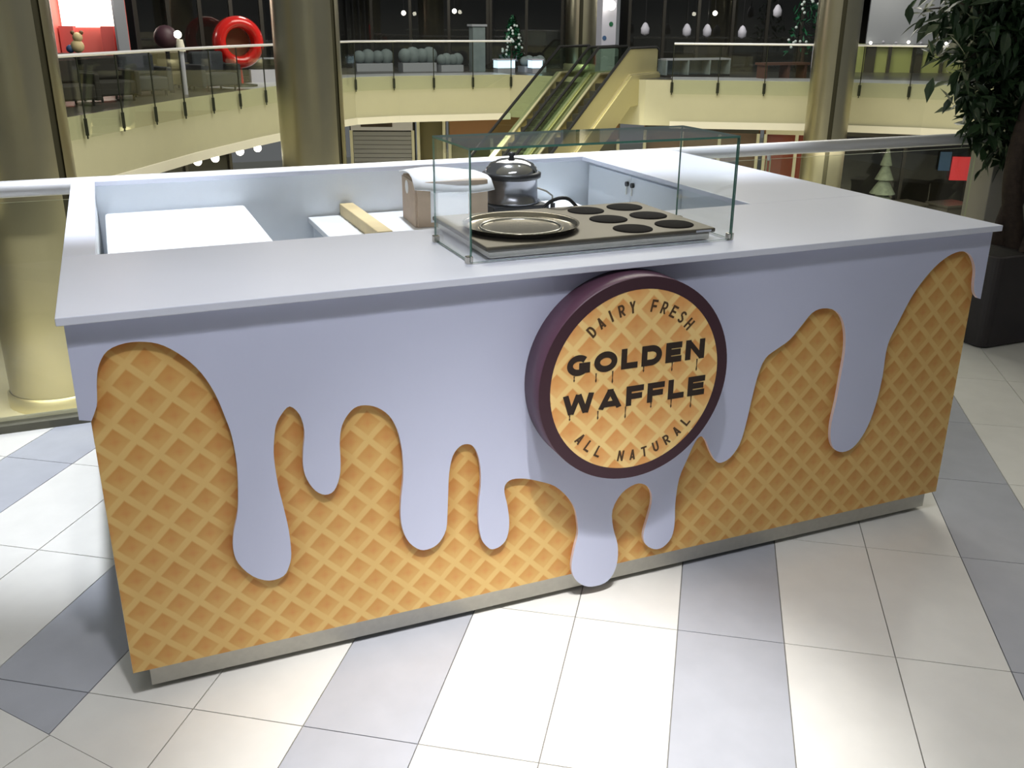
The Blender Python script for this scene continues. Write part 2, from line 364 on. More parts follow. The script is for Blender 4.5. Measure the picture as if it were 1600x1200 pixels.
o = bpy.data.objects.new('waffle_panel', me); C.objects.link(o); o.parent = kiosk; o['label'] = 'printed golden waffle front board'
# cream drip board, a cut-out standing proud of the waffle board
poly = [(max(.008, min(2.742, x)), z) for x, z in SM] + [(2.740, T0), (.010, T0)]
n = len(poly)
res_ = delaunay_2d_cdt([Vector(p) for p in poly], [], [list(range(n))], 1, 1e-6)
dv, df = res_[0], res_[2]; m_ = len(dv)
dp = MB(); dp.add([(v.x, YP-.012, v.y) for v in dv] + [(v.x, YP-.0005, v.y) for v in dv], [tuple(f) for f in df] + [tuple(i+m_ for i in f)[::-1] for f in df])
dp.add([(x, YP-.012, z) for x, z in poly] + [(x, YP-.0005, z) for x, z in poly], [(i, (i+1) % n, n+(i+1) % n, n+i) for i in range(n)], 1)
me = bpy.data.meshes.new('drip_panel'); me.from_pydata(dp.v, [], dp.f); me.polygons.foreach_set('material_index', dp.m)
bm = bmesh.new(); bm.from_mesh(me); bmesh.ops.remove_doubles(bm, verts=bm.verts, dist=1e-6); bmesh.ops.recalc_face_normals(bm, faces=bm.faces); bm.to_mesh(me); bm.free()
me.materials.append(M['white_board']); me.materials.append(M['board_edge'])
o = bpy.data.objects.new('drip_panel', me); C.objects.link(o); o.parent = kiosk; o['label'] = 'white board cut in the shape of dripping cream'
# carcass
MB().box(.030, YP+.018, BZ, W-.030, .060+.018, T0).build('front_backing', M['white_in'], kiosk)
MB().box(.036, .078, BZ, .075, D-.01, T0).build('side_panel', M['white_in'], kiosk)
MB().box(W-.050, .078, BZ, W-.032, D-.01, T0).build('side_panel', M['white_in'], kiosk)
MB().box(.076, D-.060, BZ, W-.051, D-.012, T0).build('back_panel', M['white_in'], kiosk)
MB().box(.060, .552, BZ, W-.49, .570, T0).build('inner_panel', M['white_in'], kiosk)
pl = MB(); pl.box(.070, .072, .016, W-.045, .087, BZ)
pl.build('plinth', M['alu'], kiosk)
MB().box(.070, .088, .016, .085, D-.05, BZ).build('plinth', M['alu'], kiosk)
MB().box(W-.06, .088, .016, W-.045, D-.05, BZ).build('plinth', M['alu'], kiosk)
MB().box(.060, .088, BZ-.012, W-.032, D-.06, BZ-.001).build('base_board', M['white_in'], kiosk)
for x in (.16, .95, 1.80, W-.16):
    for y in (.16, D-.16): MB().cyl((x, y, 0), (x, y, BZ-.012), .022, n=12).build('levelling_foot', M['black'], kiosk)
# cabinet under the right counter with doors facing inwards
XI = 2.25
MB().box(XI+.018, .60, BZ, XI+.036, D-.062, T0).build('cabinet_wall', M['white_in'], kiosk)
for y0, y1 in ((1.52, 1.925), (1.13, 1.516)):
    d = MB().box(XI, y0, BZ+.02, XI+.017, y1, T0-.018).build('cabinet_door', M['white_in'], kiosk, .0015)
    yy = y0+.022 if y0 > 1.4 else y1-.022
    MB().cyl((XI-.012, yy, .975), (XI, yy, .975), .011, n=12).build('lock', M['black'], d, label='black door lock')
    MB().box(XI-.010, yy-.004, .930, XI-.006, yy+.004, .968).build('key', M['steel'], d)

# ------------------------------------------------------------------ round sign
SXc, SZc, SR, SY = 1.397, .730, .292, -.065
sign = thing('round_sign', (SXc, YP-.012, SZc-SR), 'round maroon-rimmed GOLDEN WAFFLE sign fixed to the kiosk front', 'sign')
MB().lathe((SXc, 0, SZc), [(.001, .0285), (SR, .0285), (SR, SY+.004), (SR-.003, SY), (.26, SY), (.26, SY+.002), (.001, SY+.002)], 96, 0, 'Y', True).build('drum', M['maroon'], sign)
for p in bpy.data.objects['drum'].data.polygons: p.use_smooth = abs(p.normal.y) < .3
ring = MB(); ring.lathe((SXc, 0, SZc), [(SR-.0005, SY-.0002), (SR-.0005, SY-.0012), (.259, SY-.0012), (.259, SY-.0002)], 96, 0, 'Y', False)
ring.build('face_ring', M['maroon_dark'], sign, label='dark maroon ring around the face')
face = MB()
n = 96; face.add([(SXc, SY-.0006, SZc)] + [(SXc+.2592*math.cos(2*PI*i/n), SY-.0006, SZc+.2592*math.sin(2*PI*i/n)) for i in range(n)], [(0, 1+(i+1) % n, 1+i) for i in range(n)])
me = bpy.data.meshes.new('face_print'); me.from_pydata([tuple(Vector(v)-Vector((0,0,0))) for v in face.v], [], face.f); me.materials.append(M['waffle_sign'])
fo = bpy.data.objects.new('face_print', me); C.objects.link(fo); fo.parent = sign; fo.location = -sign.location; fo['label'] = 'waffle print on the sign face'
def arc(cx, cz, rx, rz, a0, a1, n=14):
    return [(cx+rx*math.cos(math.radians(a0+(a1-a0)*i/n)), cz+rz*math.sin(math.radians(a0+(a1-a0)*i/n))) for i in range(n+1)]
def glyph(ch, w, h, t):
    """strokes (centre lines) of a heavy block capital w wide and h tall with stroke t"""
    a = t/2; b = w-t/2; lo = t/2; hi = h-t/2; mz = h/2; tv = t*1.0
    if ch == 'I': return [[(w/2, 0), (w/2, h)]]
    if ch == 'L': return [[(a, 0), (a, h)], [(0, lo), (w, lo)]]
    if ch == 'E': return [[(a, 0), (a, h)], [(0, lo), (w, lo)], [(0, mz), (w*.93, mz)], [(0, hi), (w, hi)]]
    if ch == 'F': return [[(a, 0), (a, h)], [(0, mz-t*.1), (w*.92, mz-t*.1)], [(0, hi), (w, hi)]]
    if ch == 'H': return [[(a, 0), (a, h)], [(b, 0), (b, h)], [(0, mz), (w, mz)]]
    if ch == 'T': return [[(w/2, 0), (w/2, h)], [(0, hi), (w, hi)]]
    if ch == 'N': return [[(a, 0), (a, h)], [(b, 0), (b, h)], [(a*.9, h-.01*h), (w-a*.9, .01*h)]]
    if ch == 'A': return [[(a*1.05, 0), (w/2, h-t*.2)], [(w-a*1.05, 0), (w/2, h-t*.2)], [(w*.22, h*.26), (w*.78, h*.26)], [(w/2-t*.55, hi), (w/2+t*.55, hi)]]
    if ch == 'W': return [[(a*1.0, h), (w*.27, 0)], [(w*.27, 0), (w/2, h*.98)], [(w/2, h*.98), (w*.73, 0)], [(w*.73, 0), (w-a*1.0, h)]]
    if ch == 'Y': return [[(a, h), (w/2, h*.45)], [(b, h), (w/2, h*.45)], [(w/2, 0), (w/2, h*.5)]]
    if ch == 'O': return [arc(w/2, mz, w/2-a, mz-a, 0, 360, 36)]
    if ch == 'G': return [arc(w/2, mz, w/2-a, mz-a, 42, 335, 30), [(w*.52, mz-t*.15), (w, mz-t*.15)], [(b, mz+t*.3), (b, h*.1)]]
    if ch == 'D': return [[(a, 0), (a, h)], [(0, lo), (w*.5, lo)], [(0, hi), (w*.5, hi)], arc(w*.48, mz, w*.52-a, mz-a, -90, 90, 20)]
    if ch == 'U': return [[(a, h), (a, h*.4)], [(b, h), (b, h*.4)], arc(w/2, h*.4, w/2-a, h*.4-a, 180, 360, 16)]
    if ch == 'R': return [[(a, 0), (a, h)], [(0, hi), (w*.5, hi)], [(0, h*.45), (w*.5, h*.45)], arc(w*.5, (hi+h*.45)/2, w*.5-a, (hi-h*.45)/2, -90, 90, 14), [(w*.45, h*.45), (w-a, 0)]]
    if ch == 'S': return [arc(w/2, h*.725, w/2-a, h*.275-a, 20, 270, 18) + arc(w/2, h*.275+.0, w/2-a, h*.275-a, 90, -160, 18)[1:]]
def put_letter(ch, cx, cz, w, h, rot, t, m):
    """block letter w x h, centred on (cx, cz) of the sign plane, turned by rot"""
    ca, sa = math.cos(rot), math.sin(rot); vs_ = []; fs = []; lay = 0
    for line in glyph(ch, w, h, t):
        P = [Vector(p) for p in line]; L = []; R = []
        for i, p in enumerate(P):
            closed = (P[0]-P[-1]).length < 1e-6
            pa = P[i-1] if i > 0 else (P[-2] if closed else P[0]); pb = P[i+1] if i < len(P)-1 else (P[1] if closed else P[-1])
            d = (pb-pa).normalized(); nn = Vector((-d.y, d.x))*t/2; L.append(p+nn); R.append(p-nn)
        b = len(vs_)
        for p in L+R:
            x = p.x-w/2; z = min(max(p.y, 0), h)-h/2
            vs_.append((cx+x*ca-z*sa, SY-.0014-lay*.00002, cz+x*sa+z*ca))
        n_ = len(P); lay += 1
        fs += [(b+i, b+i+1, b+n_+i+1, b+n_+i) for i in range(n_-1)]
    me = bpy.data.meshes.new('letter'); me.from_pydata(vs_, [], fs); me.materials.append(m)
    o = bpy.data.objects.new('letter', me); C.objects.link(o); o.parent = fo; return o
def word(txt, x0, x1, zb, h, widths, t):
    tot = sum(widths); gap = .012; u = (x1-x0-gap*(len(txt)-1))/tot; x = x0
    for ch, w in zip(txt, widths):
        cx = x+w*u/2; put_letter(ch, SXc+cx, SZc+zb+h/2, w*u, h, 0, t, M['ink']); x += w*u+gap
word('GOLDEN', -.212, .212, .040, .058, [1.10, 1.12, .82, 1.02, .82, 1.0], .0175)
word('WAFFLE', -.222, .222, -.070, .058, [1.45, 1.15, .84, .84, .80, .86], .0170)
for i, ch in enumerate('DAIRY FRESH'):
    if ch == ' ': continue
    a = math.radians(132 - i*(132-43)/10); put_letter(ch, SXc+.213*math.cos(a), SZc+.213*math.sin(a), .007 if ch == 'I' else .0185, .034, a-PI/2, .0058, M['ink_thin'])
for i, ch in enumerate('ALL NATURAL'):
    if ch == ' ': continue
    a = math.radians(221 + i*(319-221)/10); put_letter(ch, SXc+.221*math.cos(a), SZc+.221*math.sin(a), .0185, .032, a+PI/2, .0056, M['ink_thin'])
# thin syrup drips printed below the lettering
for xs, z0 in (((-.19,-.125,-.075,.02,.11,.19), .040), ((-.20,-.115,-.03,.05,.115,.18), -.070)):
    for k, x in enumerate(xs):
        l = .014+.010*((k*7) % 3)
        dm = MB(); y = SY-.0013
        pr = [(-.0022,0),(.0022,0),(.0012,-l*.6),(.0026,-l*.9),(0,-l-.003),(-.0026,-l*.9),(-.0012,-l*.6)]
        dm.add([(SXc+x+a, y, SZc+z0+b) for a, b in pr], [tuple(range(len(pr)))])
        me = bpy.data.meshes.new('drip'); me.from_pydata(dm.v, [], dm.f); me.materials.append(M['ink_thin'])
        o = bpy.data.objects.new('drip', me); C.objects.link(o); o.parent = fo

# ------------------------------------------------------------------ glass guard on the counter
guard = thing('glass_guard', (1.4, .28, H), 'clear glass display guard over the hotplate on the kiosk counter', 'display case')
gx0, gx1, gy0, gy1, gz1 = .990, 1.806, .127, .430, 1.346; t = .006
def pane(x0, y0, z0, x1, y1, z1, parent, name='glass_pane', ed='glass_edge', gm='glass'):
    mb = MB().box(x0, y0, z0, x1, y1, z1)
    d = (x1-x0, y1-y0, z1-z0); k = d.index(min(d))
    big = {0: (3, 5), 1: (2, 4), 2: (0, 1)}[k]
    mb.m = [0 if i in big else 1 for i in range(6)]
    return mb.build(name, [M[gm], M[ed]], parent)
pane(gx0, gy0, H+.004, gx1, gy0+t, gz1-t, guard)
pane(gx0, gy0+t+.0005, H+.004, gx0+t, gy1, gz1-t, guard)
pane(gx1-t, gy0+t+.0005, H+.004, gx1, gy1, gz1-t, guard)
pane(gx0, gy0, gz1-t+.0003, gx1, gy1, gz1, guard)
for x, y in ((gx0, gy0+.012), (gx0, gy1-.012), (gx1, gy0+.012), (gx1, gy1-.012)):
    MB().box(x-.009, y-.009, H, x+.009, y+.009, H+.020).build('clamp', M['steel'], guard, .002)

# ------------------------------------------------------------------ hotplate
gr = thing('hotplate', (1.4, .38, H), 'flat stainless steel hotplate with six round black plates behind the glass guard', 'hotplate')
bx0, bx1, by0, by1, bz0, bz1 = 1.040, 1.758, .142, .605, H+.003, H+.038
MB().box(bx0+.012, by0+.012, bz0, bx1-.012, by1-.012, bz1-.014).build('body', M['steel'], gr, .004)
MB().box(bx0, by0, bz1-.013, bx1, by1, bz1).build('top_plate', M['steel_top'], gr, .004)
for x, y in ((bx0+.05, by0+.05), (bx1-.05, by0+.05), (bx0+.05, by1-.05), (bx1-.05, by1-.05)):
    MB().cyl((x, y, H), (x, y, bz0+.002), .016, n=12).build('foot', M['black'], gr)
for x, y in ((1.520,.512),(1.664,.522),(1.522,.364),(1.665,.372),(1.522,.214),(1.668,.226)):
    MB().lathe((x, y, bz1), [(.001, .0035), (.054, .0035), (.058, .002), (.058, -.001)], 28).build('hot_disc', M['cast'], gr, label='round black cooking plate')
MB().box(1.690, by0-.002, bz1-.009, 1.742, by0+.0005, bz1-.003).build('switch_strip', M['steel_polish'], gr)
MB().tube([(1.40+.16*s_, .612+.01*math.sin(s_*9), H+.012+.055*math.sin(PI*s_)) for s_ in [i/12 for i in range(13)]], .006, 8).build('power_cord', M['black'], gr)
pan = thing('round_pan', (1.225, .345, bz1), 'shallow round polished steel pan on the left half of the hotplate', 'pan')
PR = .160
MB().lathe((1.225, .345, bz1), [(.001, .0005), (PR-.012, .0005), (PR, .005), (PR+.004, .015), (PR+.010, .017), (PR+.010, .015), (PR+.006, .0135), (PR+.002, .006), (PR-.010, .0030), (.001, .0030)], 48).build('pan_body', M['pan_steel'], pan)
MB().lathe((1.225, .345, bz1), [(.112, .0031), (.115, .008), (.121, .008), (.124, .0031)], 48).build('inner_rim', M['steel'], pan)

# ------------------------------------------------------------------ things inside the kiosk
fz = thing('chest_freezer', (.37, 1.5, BZ), 'low white chest freezer inside the left end of the kiosk', 'freezer')
MB().box(.105, 1.10, BZ, .640, 1.93, .875).build('body', M['freezer'], fz, .01)
MB().box(.100, 1.095, .878, .645, 1.935, .920).build('lid', M['freezer'], fz, .012)
MB().box(.30, 1.082, .885, .45, 1.096, .905).build('handle', M['shutter'], fz, .003)
tb = thing('work_table', (1.5, 1.6, BZ), 'white work table along the back inside the kiosk', 'table')
MB().box(.905, 1.31, .825, 2.14, 1.938, .850).build('table_top', M['freezer'], tb, .003)
for x in (.94, 2.10):
    for y in (1.35, 1.90): MB().box(x-.02, y-.02, BZ, x+.02, y+.02, .825).build('leg', M['white_in'], tb)
bmw = MB().box(1.045, 1.30, .8505, 1.105, 1.935, .900); tag(bmw.build('wooden_beam', M['wood'], None, .003), 'pale wooden beam lying across the white work table', 'beam')
cb = thing('cardboard_box', (1.43, 1.65, .8505), 'brown cardboard box with a white sheet on top inside the kiosk', 'box')
Mx = Matrix.Translation((1.435, 1.64, 0)) @ Matrix.Rotation(math.radians(-4), 4, 'Z')
MB().box(-.150, -.11, .8505, .150, .15, 1.035, 0, Mx).build('carton', M['cardboard'], cb, .003)
MB().box(-.157, -.100, .8506, -.1505, .14, 1.030, 0, Mx).build('side_flap', M['cardboard_dk'], cb)
hh = MB(); hh.cyl(Mx @ Vector((-.1585, .045, .995)), Mx @ Vector((-.1565, .045, .995)), .028, n=20); hh.build('hand_hole', M['paper'], cb)
sh = MB(); n = 10
vs_ = []; 
for j in range(7):
    for i in range(n):
        u = i/(n-1); v = j/6; x = -.165+.335*u; y = .16-.30*v
        z = 1.045 + .012*math.sin(u*PI*1.3+v*2) + .008*math.sin(v*PI)
        if v > .8: z -= (v-.8)*.22
        vs_.append(Mx @ Vector((x, y, z)))
sh.add(vs_, [(j*n+i, j*n+i+1, (j+1)*n+i+1, (j+1)*n+i) for j in range(6) for i in range(n-1)], 0, True)
so = sh.build('cover_sheet', M['paper'], cb); so.modifiers.new('thick', 'SOLIDIFY').thickness = .004
MB().box(-.095, -.1125, .870, .065, -.1102, 1.000, 0, Mx).build('label_sheet', M['paper'], cb)
pt = thing('steel_kettle', (1.757, 1.70, .8505), 'shiny stainless steel soup kettle with domed lid behind the cardboard box', 'kettle')
PX, PY = 1.757, 1.70
MB().box(PX-.13, PY-.12, .8506, PX+.13, PY+.12, .903).build('base', M['black'], pt, .006)
MB().lathe((PX, PY, 0), [(.001, .904), (.125, .904), (.126, .910), (.116, .914), (.113, 1.000), (.118, 1.004), (.118, 1.010)], 36).build('vessel', M['vessel'], pt)
MB().lathe((PX, PY, 0), [(.118, 1.006), (.128, 1.010), (.130, 1.028), (.118, 1.034), (.112, 1.034)], 36).build('collar', M['black'], pt)
MB().lathe((PX, PY, 0), [(.116, 1.033), (.112, 1.048), (.092, 1.070), (.055, 1.085), (.001, 1.090)], 36).build('lid', M['steel_polish'], pt)
MB().lathe((PX, PY, 0), [(.012, 1.089), (.010, 1.098), (.018, 1.104), (.016, 1.114), (.001, 1.117)], 18).build('lid_knob', M['black'], pt)
MB().tube([(PX+.11, PY-.03, .960), (PX+.15, PY-.04, .945), (PX+.175, PY-.05, .925), (PX+.178, PY-.05, .890)], .004, 8).build('side_handle', M['steel'], pt)
MB().cyl((PX+.178, PY-.05, .8510), (PX+.178, PY-.05, .893), .011, n=12).build('tap_knob', M['black'], pt)

# ------------------------------------------------------------------ near glass railing behind the kiosk
rl = thing('glass_railing', (1, 2.07, 0), 'near glass balustrade with round steel handrail right behind the kiosk', 'railing')
RY = 2.075
MB().tube([(x, RY, 1.014) for x in (-6, 0, 2.5, 5.3)], .033, 16).build('handrail', M['rail_metal'], rl)
xs = [-5.6, -4.1, -2.6, -1.1, .4, 1.9, 3.4, 4.9]
for a, b in zip(xs[:-1], xs[1:]):
    pane(a+.012, RY-.006, .03, b-.012, RY+.006, .962, rl, 'glass_panel', 'glass_rail_edge', 'glass_rail')
for x in xs:
    MB().cyl((x, RY, .955), (x, RY, .99), .010, n=10).build('rail_bracket', M['rail_metal'], rl)
MB().box(-6, RY-.03, .0, 5.0, RY+.03, .034).build('base_channel', M['slab'], rl)
pr = MB().box(4.99, 2.02, 0, 7.5, 2.20, 1.02); tag(pr.build('trim_1', M['pier'], None, .005), kind='structure')

# ------------------------------------------------------------------ potted ficus
fic = thing('potted_ficus', (4.70, 1.68, 0), 'tall dark green ficus tree in a black square planter right of the kiosk', 'plant')
def rsq(cx, cy, h, r, n=5):
    o = []
    for qx, qy, a0 in ((1,-1,-90),(1,1,0),(-1,1,90),(-1,-1,180)):
        for i in range(n+1):
            a = math.radians(a0+90*i/n); o.append((cx+qx*(h-r)+r*math.cos(a), cy+qy*(h-r)+r*math.sin(a)))
    return o
pm = MB(); secs = [(.330, 0), (.345, .01), (.355, .49), (.355, .50), (.325, .50), (.320, .44)]
V = []; 
for h_, z in secs: V += [(x, y, z) for x, y in rsq(4.70, 1.68, h_, .05)]
k = 24
pm.add(V, [(j*k+i, j*k+(i+1) % k, (j+1)*k+(i+1) % k, (j+1)*k+i) for j in range(len(secs)-1) for i in range(k)] + [tuple(range(k))])
pm.build('pot', M['planter'], fic)
sm = MB(); sm.add([(x, y, .445+.01*random.random()) for x, y in rsq(4.70, 1.68, .322, .05)], [tuple(range(k))]); sm.build('soil', M['soil'], fic)
tips = []
cc = Vector((5.09, 1.97, 1.74))
stems = [((4.83, 1.66), .3, 0), ((4.90, 1.74), 2.4, 1), ((4.86, 1.60), 4.4, 2)]
for (bx, by), ph, q in stems:
    path = []
    for i in range(15):
        f_ = i/14; z = .43+1.15*f_; tw = ph+f_*5.0
        path.append((bx+.20*f_+.05*math.cos(tw)*(1-.4*f_)+(.10*(q-1))*f_*f_, by+.20*f_+.05*math.sin(tw), z))
    MB().tube(path, [.060-.024*i/14 for i in range(15)], 10).build('trunk', M['bark'], fic)
    tips.append(Vector(path[-1])); tips.append(Vector(path[11]))
leafpos = []
for b in range(34):
    base = random.choice(tips)
    while True:
        d = Vector((random.uniform(-1,1), random.uniform(-1,1), random.uniform(-1,1)))
        if .5 < d.length < 1: break
    end = cc + Vector((d.x*.66, d.y*.58, d.z*.92))
    if end.z < 1.0: end.z = 1.0 + random.random()*.2
    mid = (base+end)/2 + Vector((0,0,.12))
    pth = [((1-t_)**2*base + 2*t_*(1-t_)*mid + t_*t_*end) for t_ in [i/6 for i in range(7)]]
    MB().tube(pth, [.014-.0018*i for i in range(7)], 6).build('branch', M['bark'], fic)
    for i in range(120):
        t_ = .35+.65*random.random(); p = (1-t_)**2*base + 2*t_*(1-t_)*mid + t_*t_*end
        leafpos.append(p + Vector((random.gauss(0,.075), random.gauss(0,.075), random.gauss(-.02,.075))))
extra = [(4.62,2.00,1.60),(4.66,1.95,1.45),(4.70,1.98,1.22),(4.74,1.95,1.12),(4.80,1.98,1.10),(4.86,1.96,1.02),(4.98,1.98,.98),(5.05,1.95,1.0),(4.68,1.98,1.32),(4.78,2.0,1.28),(4.90,1.95,1.15),(4.66,2.0,1.75),(4.75,2.0,1.9)]
for e in extra:
    for i in range(26): leafpos.append(Vector(e) + Vector((random.gauss(0,.045), random.gauss(0,.05), random.gauss(0,.045))))
lv = [(0,0,0),(.013,.025,.003),(.016,.045,.001),(0,.085,-.010),(-.016,.045,.001),(-.013,.025,.003),(0,.045,-.004)]
lf = [(0,1,6),(1,2,6),(2,3,6),(3,4,6),(4,5,6),(5,0,6)]
lmes = []
for nm in ('leaf', 'leaf2'):
    me = bpy.data.meshes.new('leaf'); me.from_pydata(lv, [], lf); me.materials.append(M[nm]); lmes.append(me)
camp = camo.location
order = sorted(range(len(leafpos)), key=lambda i: (leafpos[i]-camp).length + .15*leafpos[i].x)
near = set(order[:300]); st = MB()
for i, p in enumerate(leafpos):
    s_ = random.uniform(1.0, 1.8); R = Matrix.Rotation(random.uniform(0, 2*PI), 4, 'Z') @ Matrix.Rotation(random.uniform(-1.3, .35), 4, 'X') @ Matrix.Rotation(random.uniform(-.7, .7), 4, 'Y')
    if i in near:
        o = bpy.data.objects.new('leaf', lmes[i % 2]); C.objects.link(o); o.parent = fic
        o.matrix_local = Matrix.Translation(p - fic.location) @ R @ Matrix.Scale(s_, 4)
    else:
        st.add([p + s_*(R @ Vector(v)) for v in lv], lf, i % 2)
me = bpy.data.meshes.new('foliage'); me.from_pydata([tuple(Vector(v)-fic.location) for v in st.v], [], st.f); me.polygons.foreach_set('material_index', st.m)
me.materials.append(M['leaf']); me.materials.append(M['leaf2'])
o = bpy.data.objects.new('foliage', me); C.objects.link(o); o.parent = fic; o['kind'] = 'stuff'

# ------------------------------------------------------------------ the atrium beyond: slabs, floors
ZL = -4.7
EDGE = [(-9,6),(-5,11.2),(-2.5,14.3),(-.57,16.76),(.59,18.71),(2.0,21.05),(3.6,23.3),(5.26,25.36),(6.2,26.7),(7.34,27.75),(8.8,28.0),(10.4,27.86),(12.5,27.75),(13.55,26.5),(15.35,23.95),(16.04,23.58),(19.75,21.43),(21.99,19.47),(24.5,16.4),(27,12)]
slab = MB().prism(EDGE + [(40,12),(40,42),(-16,42),(-16,6)], -1.33, 0)
slab.m = [1, 2] + [0]*(len(slab.f)-2)
tag(slab.build('floor_balcony', [M['fascia'], M['soffit'], M['far_floor']]), kind='structure')
def kerb(pts, w, name):
    P = [Vector((x, y)) for x, y in pts]; inn = []
    for i, p in enumerate(P):
        d = (P[min(i+1,len(P)-1)]-P[max(i-1,0)]).normalized(); nn = Vector((-d.y, d.x))
        if nn.dot(Vector((9,14))-p) > 0: nn = -nn
        inn.append(p+nn*w)
    tag(MB().prism([tuple(p) for p in P] + [tuple(p) for p in inn[::-1]], .001, .012).build(name, M['far_kerb']), kind='structure')
kerb(EDGE[6:13], 1.3, 'trim_3'); kerb(EDGE[15:20], 1.6, 'trim_4')
tag(MB().box(-20, 2.3, ZL-.2, 45, 45, ZL).build('floor_lower', M['low_floor']), kind='structure')
tag(MB().box(-7, EDGE_Y-.02, -.9, 9, 2.28, -.012).build('trim_2', M['fascia']), kind='structure')

def ribbon(mb, pts, z0, z1, out):
    P = [Vector((x, y)) for x, y in pts]; Q = []
    for i, p in enumerate(P):
        d = (P[min(i+1,len(P)-1)]-P[max(i-1,0)]).normalized(); nn = Vector((-d.y, d.x))
        if nn.dot(Vector((9,14))-p) < 0: nn = -nn
        Q.append(p+nn*out)
    return mb.prism([tuple(p) for p in P] + [tuple(q) for q in Q[::-1]], z0, z1)
tag(ribbon(MB(), EDGE[1:13], -1.40, -1.20, .05).build('trim_5', M['soffit']), kind='structure')
tag(ribbon(MB(), EDGE[15:20], -1.40, -1.20, .05).build('trim_6', M['soffit']), kind='structure')
def far_railing(edge, label, x=None):
    P = [Vector((a, b, 0)) for a, b in edge]
    root = thing('balcony_railing', (P[0].x, P[0].y, 0), label, 'railing', 'glass railings along the far balcony')
    cen = Vector((9, 14, 0)); off = []
    for i, p in enumerate(P):
        a = P[max(i-1,0)]; b = P[min(i+1,len(P)-1)]; d = (b-a).normalized(); nrm = Vector((d.y, -d.x, 0))
        if nrm.dot(cen-p) < 0: nrm = -nrm
        off.append(p + nrm*.07)
    MB().tube([(p.x, p.y, 1.03) for p in off], .032, 8).build('handrail', M['rail_metal'], root)
    seg = []; 
    L = [0]
    for a, b in zip(off[:-1], off[1:]): L.append(L[-1] + (b-a).length)
    n = max(2, round(L[-1]/1.32)); pts = []
    for k in range(n+1):
        s_ = L[-1]*k/n; i = max(j for j in range(len(L)) if L[j] <= s_+1e-6); i = min(i, len(off)-2)
        t_ = (s_-L[i])/(L[i+1]-L[i]); pts.append(off[i].lerp(off[i+1], t_))
    for p in pts: 
        MB().cyl((p.x, p.y, -.42), (p.x, p.y, 1.0), .016, n=6).build('post', M['dark_metal'], root)
        MB().box(p.x-.03, p.y-.03, -.36, p.x+.03, p.y+.03, -.06).build('post_bracket', M['dark_metal'], root)
    for a, b in zip(pts[:-1], pts[1:]):
        d = (b-a); l = d.length; Mx = Matrix.Translation(a) @ Matrix.Rotation(math.atan2(d.y, d.x), 4, 'Z')
        MB().box(.03, -.006, -.40, l-.03, .006, .96, 0, Mx).build('glass_panel', M['glass_rail'], root)
    return root
far_railing(EDGE[1:13], 'long curving glass railing on the left and middle of the far balcony')
far_railing(EDGE[15:20], 'glass railing of the far balcony right of the escalators')

# ------------------------------------------------------------------ polished round columns
def column(x, y, r, ang, label, zb=ZL):
    c = thing('atrium_column', (x, y, zb), label, 'column', 'polished brass columns in the atrium')
    hgt = 6.3
    MB().cyl((x, y, zb), (x, y, hgt), r*.975, n=32).build('core', M['column_gap'], c)
    g = .10
    for k in (0, 1):
        mb = MB(); n = 28; vs_ = []
        for z in (zb+.25, hgt):
            for i in range(n+1):
                a = ang + k*PI + g + (PI-2*g)*i/n; vs_.append((x+r*math.cos(a), y+r*math.sin(a), z))
        mb.add(vs_, [(i, i+1, n+2+i, n+1+i) for i in range(n)], 0, True)
        mb.build('shell', M['column'], c)
    MB().lathe((x, y, zb), [(r+.05, 0), (r+.05, .22), (r+.01, .26)], 40).build('base_ring', M['esc_brass'], c)
def facing(x, y): return math.atan2(-2.17-y, .15-x)
for x, y, r, da, lb in ((-1.22, 15.5, .80, .80, 'wide polished brass column at the far left with dark joint line'),
                        (4.07, 18.0, .66, .95, 'polished brass column between the curved balcony and the escalators'),
                        (15.92, 29.30, .66, -.2, 'slim polished brass column rising behind the escalator top'),
                        (18.80, 19.78, .58, .2, 'polished brass column on the right seen past the counter')):
    column(x, y, r, facing(x, y)+da, lb, .0 if y > 28 else ZL)

